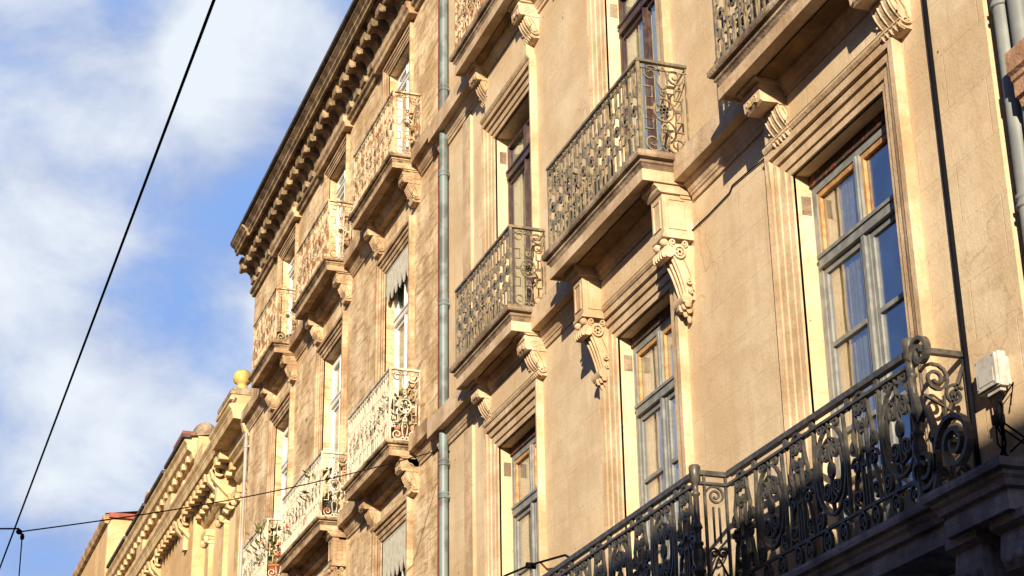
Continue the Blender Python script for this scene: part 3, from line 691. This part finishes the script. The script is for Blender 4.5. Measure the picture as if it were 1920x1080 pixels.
# ================================================================ left-hand apartment building
BX0, BX1 = -33.15, -20.96
B = thing('apartment_building', 'brown weathered limestone apartment block under a deep bracketed cornice, left of the grey downpipe', 'apartment building', (-27, 0, 0))
WB = [(-30.75, -29.55), (-27.25, -26.0), (-23.62, -22.40)]
ZT1, ZT2, ZT0 = 12.22, 15.42, 8.28
holes = []
for xl, xr in WB: holes += [(xl, xr, 9.2, ZT1), (xl + .05, xr - .05, 13.3, ZT2), (xl, xr, 5.3, ZT0)]
b = MB(); wall_sheet(b, BX0, BX1, .12, 17.0, holes, 0.0, .26)
b.add([(BX0, 0, .12), (BX0, 9, .12), (BX0, 9, 17.0), (BX0, 0, 17.0)], [(0, 3, 2, 1)])
b.add([(BX1, 0, .12), (BX1, 9, .12), (BX1, 9, 17.0), (BX1, 0, 17.0)], [(0, 1, 2, 3)])
b.add([(BX0, 9, .12), (BX1, 9, .12), (BX1, 9, 17.0), (BX0, 9, 17.0)], [(0, 3, 2, 1)])
b.build('wall', 'wall2', B)
b = MB(); b.add([(BX0, -.3, 16.72), (BX1, -.3, 16.72), (BX1, 9, 18.6), (BX0, 9, 18.6)], [(0, 1, 2, 3)]); b.build('roof', 'roof', B)
for xl, xr in WB:
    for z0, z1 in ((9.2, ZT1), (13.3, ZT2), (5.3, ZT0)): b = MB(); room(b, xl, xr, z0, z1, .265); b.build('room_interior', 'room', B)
# main cornice
b = MB(); cz = 15.93
prof = [(0, cz + .36), (.40, cz + .36), (.42, cz + .32), (.46, cz + .32), (.46, cz + .38), (.475, cz + .385), (.475, cz + .40), (.49, cz + .405), (.49, cz + .45), (.53, cz + .48), (.56, cz + .50), (.56, cz + .53), (.54, cz + .55), (0, cz + .60)]
b.extr_x(prof, -31.6, BX1); b.extr_x([(w + (.05 if w > .2 else 0), z) for w, z in prof], -32.62, -31.6)
b.extr_x([(0, cz - .26), (.05, cz - .26), (.06, cz - .21), (.10, cz - .19), (.11, cz - .15), (.0, cz - .13)], BX0 - .02, BX1)
b.build('cornice', 'modil', B)
b = MB(); b.box(BX0 - .02, BX1, -.03, .0, cz - .15, cz + .36); b.build('cornice_bed', 'crust_shade', B)  # near-black bed: shade between the modillions painted in
b = MB(); b.box(-32.66, BX1, -.62, -.50, cz + .54, cz + .60); b.build('gutter', 'roof', B)
x = BX1 - .30
while x > BX0 + .1:
    b = MB(); h = .118; z = cz + .36
    b.extr_x([(0.03, z - .04), (.36, z - .04), (.38, z - .02), (.38, z), (0.03, z)], x - h - .02, x + h + .02)
    b.extr_x([(0.03, z - .46), (.08, z - .46), (.12, z - .38), (.15, z - .26), (.22, z - .20), (.27, z - .21), (.32, z - .24), (.355, z - .20), (.36, z - .12), (.35, z - .04), (0.03, z - .04)], x - h, x + h)
    b.tube([(x - h - .01, -.325, z - .195), (x + h + .01, -.325, z - .195)], .042, 8); b.tube([(x - h - .01, -.09, z - .41), (x + h + .01, -.09, z - .41)], .04, 8)
    b.build('modillion', 'modil', B); x -= .43
for xl, xr in WB:
    b = MB(); b.extr_x([(0, cz - .30), (.13, cz - .30), (.14, cz - .24), (.17, cz - .21), (.18, cz - .12), (0, cz - .12)], xl - .32, xr + .32); b.build('frieze', 'trim2', B)

for z in (13.06, 8.96):
    for x0, x1 in ((BX0 + .02, -31.05), (-29.2, -27.7), (-25.45, -24.0), (-21.8, -20.97)):
        b = MB(); string(b, x0, x1, z, .24, .15); b.build('string_course', 'trim2', B)
for j, (xl, xr) in enumerate(WB):
    surround(B, xl, xr, 9.2, ZT1, 'trim2', .85, 1.0); surround(B, xl + .05, xr - .05, 13.3, ZT2, 'trim2', .6, .7); surround(B, xl, xr, 5.3, ZT0, 'trim2', .85, 1.0)
    casement(B, xl + .005, xr - .005, 9.2, ZT1 - .1, .13, 'white_paint', 11.42, .10, muntins=(), curtain='curtain_g' if j else 'curtain_w', cx=(0.02, .96), gl='glass2', fr=.08)
    casement(B, xl + .055, xr - .055, 13.3, ZT2 - .04, .13, 'white_paint', 15.1, .08, muntins=(), curtain='curtain_w', cx=(0.02, .6), gl='glass2', fr=.07)
    casement(B, xl + .005, xr - .005, 5.3, ZT0 - .1, .13, 'white_paint', 7.5, .10, muntins=(), curtain=None, gl='glass2', fr=.08)
def valance(xl, xr, zt, drop, y=.01, sag=0):
    b = MB(); n = 6
    m = (xr - xl) / n
    low = []
    for i in range(n):
        for q, d in ((0, 0), (.12, .35), (.3, .85), (.5, 1), (.7, .85), (.88, .35)): low.append((xl + (i + q) * m, zt - drop + .10 - .17 * d))
    low.append((xr, zt - drop + .10))
    front = [(x, y, z) for x, z in low]; top = [(x, y - .0, zt) for x, z in low]
    b.rings([top, front], closed_ring=False, caps=False)
    b.rings([[(x, y + .008, z) for x, _, z in top], [(x, y + .008, z) for x, _, z in front]], closed_ring=False, caps=False)
    b.box(xl, xr, y - .005, y + .02, zt - .02, zt + .01)
    b.build('valance', 'linen', B)
valance(WB[2][0] + .01, WB[2][1] - .01, ZT1 - .01, .42); valance(WB[2][0] + .01, WB[2][1] - .01, ZT0 - .01, .55)
for xl, xr, rail in ((-31.05, -29.15, 'iron_rust'), (-27.65, -25.5, 'iron_rust'), (-24.0, -21.85, 'iron_rust')):
    balcony(B, xl, xr, .42, 13.02, 'trim2', rail, 1.0, cmat='trim2', h=.20, cw=.22)
for xl, xr, rail, cs in ((-31.15, -29.2, 'iron_white', 'short'), (-28.1, -25.5, 'iron_white', 'long'), (-24.0, -21.85, 'iron_white', 'short')):
    balcony(B, xl, xr, .42, 8.93, 'trim2', rail, 1.0, cmat='trim2', h=.20, cw=.24, cons=cs)

# ================================================================ ornate building further on
D_ = thing('ornate_building', 'cream stone mansion with parapet, dentils and big S-shaped cornice scrolls, beyond the brown block', 'building', (-42, .6, 0))
DX0, DX1, DY = -49.3, -33.2, .6
b = MB(); wall_sheet(b, DX0, DX1, .1, 14.0, [], DY, .2)
b.add([(DX0, DY, .1), (DX0, 9, .1), (DX0, 9, 14.0), (DX0, DY, 14.0)], [(0, 3, 2, 1)]); b.add([(DX1, DY, .1), (DX1, 9, .1), (DX1, 9, 14.0), (DX1, DY, 14.0)], [(0, 1, 2, 3)])
b.add([(DX0, 9, .1), (DX1, 9, .1), (DX1, 9, 14), (DX0, 9, 14)], [(0, 3, 2, 1)]); b.add([(DX0, DY, 14), (DX1, DY, 14), (DX1, 9, 14), (DX0, 9, 14)], [(0, 1, 2, 3)])
b.build('wall', 'cream', D_)
def dprof(o): return [(-DY, 13.30), (-.42 + o, 13.30), (-.40 + o, 13.36), (-.32 + o, 13.42), (-.30 + o, 13.60), (.0 + o, 13.62), (.02 + o, 13.74), (.035 + o, 13.76), (.04 + o, 13.80), (.09 + o, 13.86), (.09 + o, 13.91), (-.02 + o, 13.93), (-.06 + o, 13.94), (-.06 + o, 14.03), (-.03 + o, 14.04), (-.03 + o, 14.09), (-.3 + o, 14.10), (-DY, 14.0)]
b = MB(); b.extr_x(dprof(-.02), DX0, -36.6); b.extr_x([(w - .35 if w > -.5 else w, z) for w, z in dprof(0)], -34.45, -33.3); b.extr_x([(w + (.07 if w > -.5 else 0), z) for w, z in dprof(0)], -36.6, -34.45)
for x0, x1 in ((-39.2, -38.2), (-43.2, -42.2), (-47.4, -46.4)): b.box(x0, x1, .0, .3, 14.0, 14.32)
b.build('cornice', 'cream_trim', D_)
b = MB(); xx = -36.6
while xx > DX0:
    if min(abs(xx - q) for q in (-37.5, -41.4, -45.2)) > .42: b = MB(); b.box(xx - .11, xx + .11, .06, .30, 13.42, 13.62); b.box(xx - .09, xx + .09, .30, .42, 13.22, 13.43); b.build('dentil', 'cream_trim', D_)
    xx -= .42
for xx in (-37.5, -41.4, -45.2, -33.9):
    b = MB(); h = .26
    for s in (-1, 1):
        fr = lambda u, v, k, xx=xx, s=s: (xx + s * .17 + k, -u, v)
        b.ribbon(spiral(-.22, 13.42, .16, .03, PI / 2, -1.5, 20), fr, .06, .14)
        b.ribbon([(-.06, 13.42), (-.10, 13.25), (-.30, 13.05), (-.46, 12.90), (-.50, 12.78), (-.46, 12.68)], fr, .09, .14)
        b.ribbon(spiral(-.50, 12.70, .09, .02, 0, -1.3, 14), fr, .05, .14)
    b.box(xx - .12, xx + .12, .2, .6, 12.75, 13.6)
    b.build('scroll_bracket', 'cream_trim', D_)
for x0, x1 in ((-40.9, -38.1), (-44.8, -42.0), (-36.9, -34.0), (-48.8, -45.8)):
    b = MB(); b.extr_x([(-DY, 13.08), (-.52, 13.08), (-.46, 13.14), (-.44, 13.2), (-.40, 13.22), (-DY, 13.26)], x0, x1); b.build('frieze', 'cream_trim', D_)
for xx in (-35.3, -36.5, -38.2, -39.9, -41.2, -43.1, -44.8, -46.5):
    b = MB(); b.box(xx - .22, xx + .22, .50, .62, 8, 12.62); b.box(xx - .25, xx + .25, .46, .62, 12.5, 12.56)
    b.box(xx - .30, xx + .30, .40, .62, 12.66, 12.80); b.box(xx - .25, xx + .25, .44, .62, 12.60, 12.66); b.blob((xx - .2, .44, 12.6), .09, .07, .1); b.blob((xx + .2, .44, 12.6), .09, .07, .1)
    b.build('pilaster', 'cream_trim', D_)
# pedestal and finial
P_ = thing('roof_finial', 'yellow ball finial on a grey capped stone pedestal at the end of the parapet', 'finial', (-34.9, .25, 14.0))
b = MB(); b.box(-36.4, -35.1, .0, .75, 14.05, 14.20); b.box(-36.5, -35.0, -.05, .8, 14.20, 14.27); b.box(-36.42, -35.08, -.01, .76, 14.27, 14.34); b.build('pedestal', 'cream_trim', P_)
b = MB(); b.box(-36.45, -35.05, -.03, .78, 14.34, 14.43); b.box(-36.35, -35.15, .04, .7, 14.43, 14.52); b.build('capstone', 'slab', P_)
b = MB(); b.lathe(-35.62, .30, [(.16, 14.52), (.15, 14.60), (.11, 14.66), (.10, 14.74), (.12, 14.76), (.17, 14.80), (.195, 14.88), (.18, 14.97), (.14, 15.03), (.07, 15.07), (.02, 15.09)], 16); b.build('ball', 'ball', P_)

# chimneys and the buildings behind
E_ = thing('townhouse', 'ochre townhouse with dark jagged eaves and small oval attic openings, behind the cream mansion', 'building', (-45, .9, 0))
b = MB(); b.box(-53.6, -40.6, .3, 9, .1, 15.25); b.build('wall', 'ochre', E_)
b = MB(); b.extr_x([(-.35, 14.72), (-.22, 14.74), (-.18, 14.88), (-.08, 14.94), (-.06, 15.08), (.0, 15.14), (.0, 15.2), (-.35, 15.3)], -53.55, -40.7)
xx = -41.2
while xx > -53.4: b.box(xx - .12, xx + .12, .14, .3, 14.76, 14.94); xx -= .6
b.build('cornice', 'cream_trim', E_)
b = MB()
for x0, x1 in ((-43.2, -40.6), (-46.2, -43.5), (-49.4, -46.4), (-53.0, -49.7)): b.box(x0, x1, -.06, .12, 15.2, 15.28)
b.add([(-53.6, .1, 15.24), (-40.6, .1, 15.24), (-40.6, 9, 16.4), (-53.6, 9, 16.4)], [(0, 1, 2, 3)]); b.build('roof', 'roof', E_)
for xx in (-43.4, -46.8, -50.2):
    b2 = MB(); b2.rings([[(xx + .17 * math.cos(a), .26, 14.15 + .28 * math.sin(a)) for a in [2 * PI * k / 14 for k in range(14)]], [(xx + .17 * math.cos(a), .31, 14.15 + .28 * math.sin(a)) for a in [2 * PI * k / 14 for k in range(14)]]]); b2.build('attic_opening', 'roof', E_)
    b = MB(); b.box(xx + 1.4, xx + 1.7, .18, .3, 14.05, 14.5); b.build('bracket', 'cream_trim', E_)
ch = thing('chimney', 'brown stone chimney with a rounded cap standing above the cream parapet', 'chimney', (-44.2, 1.0, 15.3), 'chimneys on the far roofs')
b = MB(); b.box(-44.7, -43.7, .8, 1.4, 15.2, 16.25); b.build('shaft', 'ochre', ch)
b = MB(); b.box(-44.8, -43.6, .75, 1.45, 16.25, 16.38); b.blob((-44.2, 1.05, 16.5), .42, .3, .30, 12); b.build('cap', 'slab', ch)
ch = thing('chimney', 'broad ochre chimney topped with red tiles, beside the dark eaves', 'chimney', (-45.9, 1.3, 15.3), 'chimneys on the far roofs')
b = MB(); b.box(-46.4, -45.2, .75, 2.4, 15.2, 16.75); b.build('shaft', 'ochre', ch)
b = MB(); b.box(-46.5, -45.1, .65, 2.5, 16.75, 16.87); b.build('cap', 'tile', ch)
ch = thing('chimney', 'small yellow chimney pot rising over the jagged eaves', 'chimney', (-47, .6, 15.2), 'chimneys on the far roofs')
b = MB(); b.box(-47.6, -47.1, .2, .6, 15.2, 15.75); b.box(-47.65, -47.05, .15, .65, 15.75, 15.82); b.build('shaft', 'ochre', ch)

F_ = thing('townhouse', 'plain ochre end house with blank stained gable and red tiled edge, farthest down the street', 'building', (-57, 4, 0))
b = MB(); b.box(-70, -53.75, 0, 9, .1, 16.9); b.build('wall', 'ochre', F_)
b = MB(); b.extr_x([(0, 16.72), (.10, 16.74), (.16, 16.88), (.16, 16.98), (-.1, 17.02)], -70, -53.7); b.build('cornice', 'trim2', F_)
b = MB(); b.box(-53.85, -53.62, .0, 9.1, 16.9, 17.04); b.add([(-70, -.1, 17.03), (-53.7, -.1, 17.03), (-53.7, 9, 18.4), (-70, 9, 18.4)], [(0, 1, 2, 3)]); b.build('roof', 'tile', F_)
b = MB(); b.box(-57.6, -57.2, -.02, .05, 15.55, 15.95); b.build('vent_slit', 'roof', F_)
G_ = thing('townhouse', 'pale grey house corner with a red roof edge beyond the blank gable', 'building', (-76, 0, 0))
b = MB(); b.box(-85, -70.1, .1, 9, .1, 17.6); b.build('wall', 'opp', G_)
b = MB(); b.box(-85, -70.05, -.15, 9, 17.6, 17.8); b.build('roof', 'tile', G_)

# ================================================================ neighbour on the right and the house across the street
Nn = thing('neighbour_building', 'pink sandstone house with a moulded cornice block at the right edge behind grey pipes', 'building', (-6, 0, 0))
b = MB(); b.box(-8.92, 12, .14, 9, .12, 16.5); b.build('wall', 'wall', Nn)
b = MB(); b.box(-8.44, 12, -.0, .14, .12, 16.2); b.build('facing', 'pink', Nn)
b = MB(); z = 7.10
b.extr_x([(0, z - .55), (.03, z - .55), (.06, z - .40), (.065, z - .10), (.0, z - .08)], -8.42, -6.5)
b.extr_x([(-.08, z), (.08, z), (.095, z + .05), (.12, z + .06), (.12, z + .16), (.135, z + .17), (.135, z + .20), (.16, z + .22), (.16, z + .36), (-.08, z + .38)], -8.56, -6.4)
b.extr_x([(0, z - .06), (.05, z - .06), (.08, z - .01), (0, z - .0)], -8.50, -6.45)
b.build('balcony', 'pink', Nn)

O_ = thing('opposite_house', 'grey rendered terrace facing the sunlit facades from across the street', 'building', (0, -12, 0))
holes = [(x, x + 1.2, z, z + 2.1) for x in range(-60, 64, 4) for z in (1.2, 5.4)]
b = MB(); b.box(-70, 70, -16, -8.55, .12, 9.0)
b.build('wall', 'opp', O_)
for x in range(-60, 64, 4):
    for z in (1.2, 5.4):
        if -24 < x < 24:
            b = MB(); b.box(x, x + 1.2, -8.55, -8.50, z, z + 2.1); b.box(x - .1, x + 1.3, -8.56, -8.46, z - .1, z); b.build('shutter', 'grey_paint', O_)
b = MB(); b.extr_x([(8.4, 8.9), (8.15, 8.95), (8.1, 9.1), (8.1, 9.22), (8.55, 9.3)], -70, 70); b.build('cornice', 'opp', O_)
b = MB(); b.add([(-70, -8.05, 9.22), (70, -8.05, 9.22), (70, -12, 10.3), (-70, -12, 10.3), (-70, -16.2, 9.1), (70, -16.2, 9.1)], [(0, 1, 2, 3), (3, 2, 5, 4)]); b.build('roof', 'tile', O_)

# ================================================================ pipes
def pipe(label, x, y, r, z0, z1, mat, collars=(), group='rainwater pipes on the facades', n=14):
    p = thing('drainpipe', label, 'drainpipe', (x, y, z0), group)
    b = MB(); b.tube([(x, y, z0), (x, y, z1)], r, n); b.build('pipe', mat, p)
    for z in collars:
        b = MB(); b.lathe(x, y, [(r + .002, z - .045), (r + .014, z - .04), (r + .014, z - .02), (r + .004, z - .012), (r + .004, z + .012), (r + .014, z + .02), (r + .014, z + .04), (r + .002, z + .045)], n)
        b.box(x - .012, x + .012, y, .03, z - .02, z + .02); b.build('pipe_clamp', mat, p)
    return p
dp_ = pipe('long blue-grey zinc downpipe between the pale block and the brown block', -20.57, -.085, .055, .2, 17.4, 'zinc', (12.35, 10.55, 8.46, 8.05, 5.0, 13.6))
b = MB(); b.box(-20.85, -20.38, -.20, -.16, 6.40, 6.44); b.box(-20.85, -20.82, -.20, .02, 6.40, 6.44); b.build('bracket', 'orange_wood', dp_)
b = MB(); b.tube([(-20.4, -.18, 6.40), (-20.56, -.17, 6.12)], .012, 6); b.build('stay', 'cable', dp_)
rp = MB(); rp.box(-21.07, -20.92, -.008, .01, .2, 17.2); tag(rp.build('gas_pipe', 'rust'), 'rusty red iron strip running up the wall beside the blue-grey downpipe', 'pipe')
pipe('thin pale pipe down the far left corner of the brown block', -33.05, -.07, .035, .2, 12.85, 'pale_pipe', (12.6,))
p1 = pipe('slimmer zinc downpipe closest to the pale wall at the right edge', -8.745, .005, .058, .2, 16.2, 'zinc_dark', (7.98, 6.55))
p2 = pipe('thicker zinc downpipe at the right edge beside the pink stone', -8.575, .01, .068, .2, 16.2, 'zinc_dark', (9.6, 6.1))

# ================================================================ wires and fittings
t_ = MB(); t_.tube([(-9.555, -.022, .2), (-9.555, -.022, 12.8)], .017, 6); tag(t_.build('wall_rod', 'cable'), 'thick dark rod running straight down the pale wall past the black railing', 'cable')  # straight dark round bar down the wall
t_ = MB(); t_.tube([(-13.70, -.012, 8.32), (-13.58, -.012, 8.44), (-13.15, -.012, 8.435), (-12.72, -.012, 8.45), (-12.66, -.012, 8.49), (-12.36, -.012, 8.475), (-12.07, -.012, 8.455), (-12.05, -.012, 8.3), (-12.045, -.012, 7.4), (-12.035, -.012, 6.2), (-12.03, -.012, 4.85)], .007, 5)
tag(t_.build('telephone_wire', 'cable'), 'thin black wire crossing the pale wall and dropping beside the right grey window', 'wire')
t_ = MB(); pts = []
for i in range(41):
    a = i / 40; pts.append((30 - 170 * a, -5.27 + .0 * a, 6.3 - .25 * math.sin(PI * (a * 6 % 1)) * 0))
t_.tube(pts, .0082, 6); tag(t_.build('tram_wire', 'cable'), 'long black overhead tram wire crossing the sky', 'overhead wire')
anchor = Vector((-20.6, -.14, 8.62)); node = Vector((-17.2, -5.22, 6.30))
t_ = MB(); pts = []
for i in range(25):
    a = i / 24; p = anchor.lerp(node, a); p.z -= .10 * math.sin(PI * a); pts.append(p)
t_.tube(pts, .007, 6); t_.tube([(-20.6, 0, 8.62), anchor], .014, 6)
tag(t_.build('span_wire', 'cable'), 'thin sloping span wire from the brown block to the tram wire', 'wire')
node2 = node + Vector((0, 0, .03))
t_ = MB(); t_.tube([node2, node2 + Vector((-.6, -2.2, -.02)), Vector((-18.6, -8.5, 6.4))], .008, 6); tag(t_.build('span_wire', 'cable'), 'short wire leaving the frame beyond the tram wire joint', 'wire')
J = thing('wire_clamp', 'black insulator clamp where the span wire meets the tram wire', 'insulator', node)
b = MB(); b.blob(node, .028, .03, .026); b.blob(node + Vector((.02, .03, -.05)), .02, .02, .035); b.build('clamp', 'cable', J)
b = MB(); b.blob(node + Vector((-.2, -.18, -.05)), .018, .018, .016); b.blob(node + Vector((-.2, -.18, -.10)), .022, .022, .016); b.build('insulator', 'cable', J)
b = MB(); b.tube([node + Vector((0, .03, -.05)), node + Vector((-.1, .05, -1.0))], .006, 5); b.tube([node + Vector((-.2, -.18, -.12)), node + Vector((-.6, -.2, -.9))], .006, 5); b.build('dropper_wire', 'cable', J)
t_ = MB(); t_.tube([(-18.9, -.10, 6.55), (-18.34, -.09, 6.53), (-17.62, -.06, 6.47), (-16.5, -.12, 6.28), (-15.3, -.5, 5.9)], .012, 6); t_.tube([(-17.66, 0, 6.47), (-17.66, -.10, 6.47)], .035, 8)
tag(t_.build('wall_wire', 'cable'), 'grey wire anchored to the pale wall by a round eye near the lower left window', 'wire')

JB = thing('junction_box', 'off-white plastic junction box fixed to the wall above the balcony end', 'junction box', (-9.3, 0, 5.5))
b = MB(); b.box(-9.36, -9.13, -.085, -.025, 5.475, 5.70); b.box(-9.35, -9.14, -.105, -.085, 5.485, 5.69); b.box(-9.325, -9.165, -.110, -.105, 5.51, 5.60); b.build('lid', 'box', JB)
for x, z in ((-9.335, 5.50), (-9.155, 5.50), (-9.335, 5.675), (-9.155, 5.675)):
    b = MB(); b.tube([(x, -.105, z), (x, -.110, z)], .006, 8); b.build('screw', 'zinc_dark', JB)
for x in (-9.30, -9.25, -9.20):
    b = MB(); b.tube([(x, -.055, 5.475), (x, -.055, 5.44)], .012, 8); b.build('cable_gland', 'cable', JB)
b = MB(); b.box(-9.33, -9.14, -.025, .0, 5.49, 5.67); b.box(-9.30, -9.16, -.07, -.03, 5.45, 5.475); b.build('back_plate', 'box', JB)
t_ = MB(); random.seed(3)
for k in range(7):
    x = -9.29 + .02 * k; pts = [(x, -.05, 5.46)]
    for j in range(5): pts.append((-9.24 + random.uniform(-.06, .06), -.03 - random.uniform(0, .05), 5.36 - .115 * j))
    pts.append((-9.22 + .03 * k, -.03, 4.80)); t_.tube(pts, .006, 5)
t_.tube([(-9.20, -.04, 5.40), (-9.05, -.05, 5.46), (-9.12, -.04, 5.34)], .006, 5); t_.tube([(-9.24, -.04, 5.28), (-9.0, -.03, 5.08), (-8.7, -.1, 4.98)], .007, 5); t_.tube([(-9.22, -.04, 5.22), (-8.98, -.03, 5.02), (-8.65, -.12, 4.9)], .006, 5)
t_.tube([(-9.18, -.04, 5.06), (-9.0, -.04, 5.1), (-8.8, -.06, 5.15)], .006, 5); t_.box(-9.28, -9.22, -.075, -.02, 5.26, 5.32)
tag(t_.build('cable_tangle', 'cable'), 'tangle of thin black cables hanging under the junction box', 'cables')

# ================================================================ plants and things on the balconies
def plant(x, y, z, s, label, flower=None, pot='terracotta', seed=1):
    random.seed(seed)
    t = thing('potted_plant', label, 'potted plant', (x, y, z), 'potted plants on the balconies')
    b = MB(); b.lathe(x, y, [(.07 * s, z), (.10 * s, z + .17 * s), (.115 * s, z + .17 * s), (.115 * s, z + .2 * s), (.09 * s, z + .2 * s)], 12); b.build('pot', pot, t)
    b = MB()
    for i in range(150):
        a = random.uniform(0, 2 * PI); r = random.uniform(.02, .2) * s; h = random.uniform(.18, .55) * s
        p = Vector((x + r * math.cos(a), y + r * math.sin(a), z + h)); d = Vector((math.cos(a), math.sin(a), random.uniform(.2, 1.4))).normalized() * .07 * s
        q = d.cross(Vector((0, 0, 1))).normalized() * .018 * s
        b.add([p, p + d * .5 + q, p + d, p + d * .5 - q], [(0, 1, 2, 3)])
    for i in range(8):
        a = random.uniform(0, 6.3); b.tube([(x, y, z + .15 * s), (x + .1 * s * math.cos(a), y + .1 * s * math.sin(a), z + .4 * s)], .004, 4)
    b.build('foliage', 'leaf', t)
    if flower:
        b = MB()
        for i in range(26):
            a = random.uniform(0, 6.3); r = random.uniform(.03, .2) * s; b.blob((x + r * math.cos(a), y + r * math.sin(a), z + random.uniform(.25, .5) * s), .022 * s, .022 * s, .018 * s, 6)
        b.build('blossom', flower, t)
    return t
plant(-29.75, -.2, 9.13, 1.9, 'tall leafy plant rising above the rail of the lowest left balcony', seed=2)
plant(-29.35, -.25, 9.13, 1.2, 'red flowering plant low behind the rail of the lowest left balcony', 'red', seed=3)
plant(-26.3, -.2, 9.13, 1.6, 'green plant behind the white rail of the wide middle balcony', seed=4)
plant(-27.4, -.25, 9.13, 1.2, 'small red flowering plant at the left of the wide middle balcony', 'red', seed=5)
plant(-22.2, -.2, 9.13, 1.3, 'low green plant behind the end panel of the balcony beside the downpipe', seed=6)
plant(-11.15, -.26, 9.09, 1.2, 'bushy green plant behind the upper right balcony rail', seed=7)
plant(-10.75, -.26, 9.09, 1.3, 'bright red flowering plant behind the upper right balcony rail', 'red', seed=8)
plant(-10.4, -.26, 9.09, 1.2, 'orange red flowers at the end of the upper right balcony', 'red', seed=9)
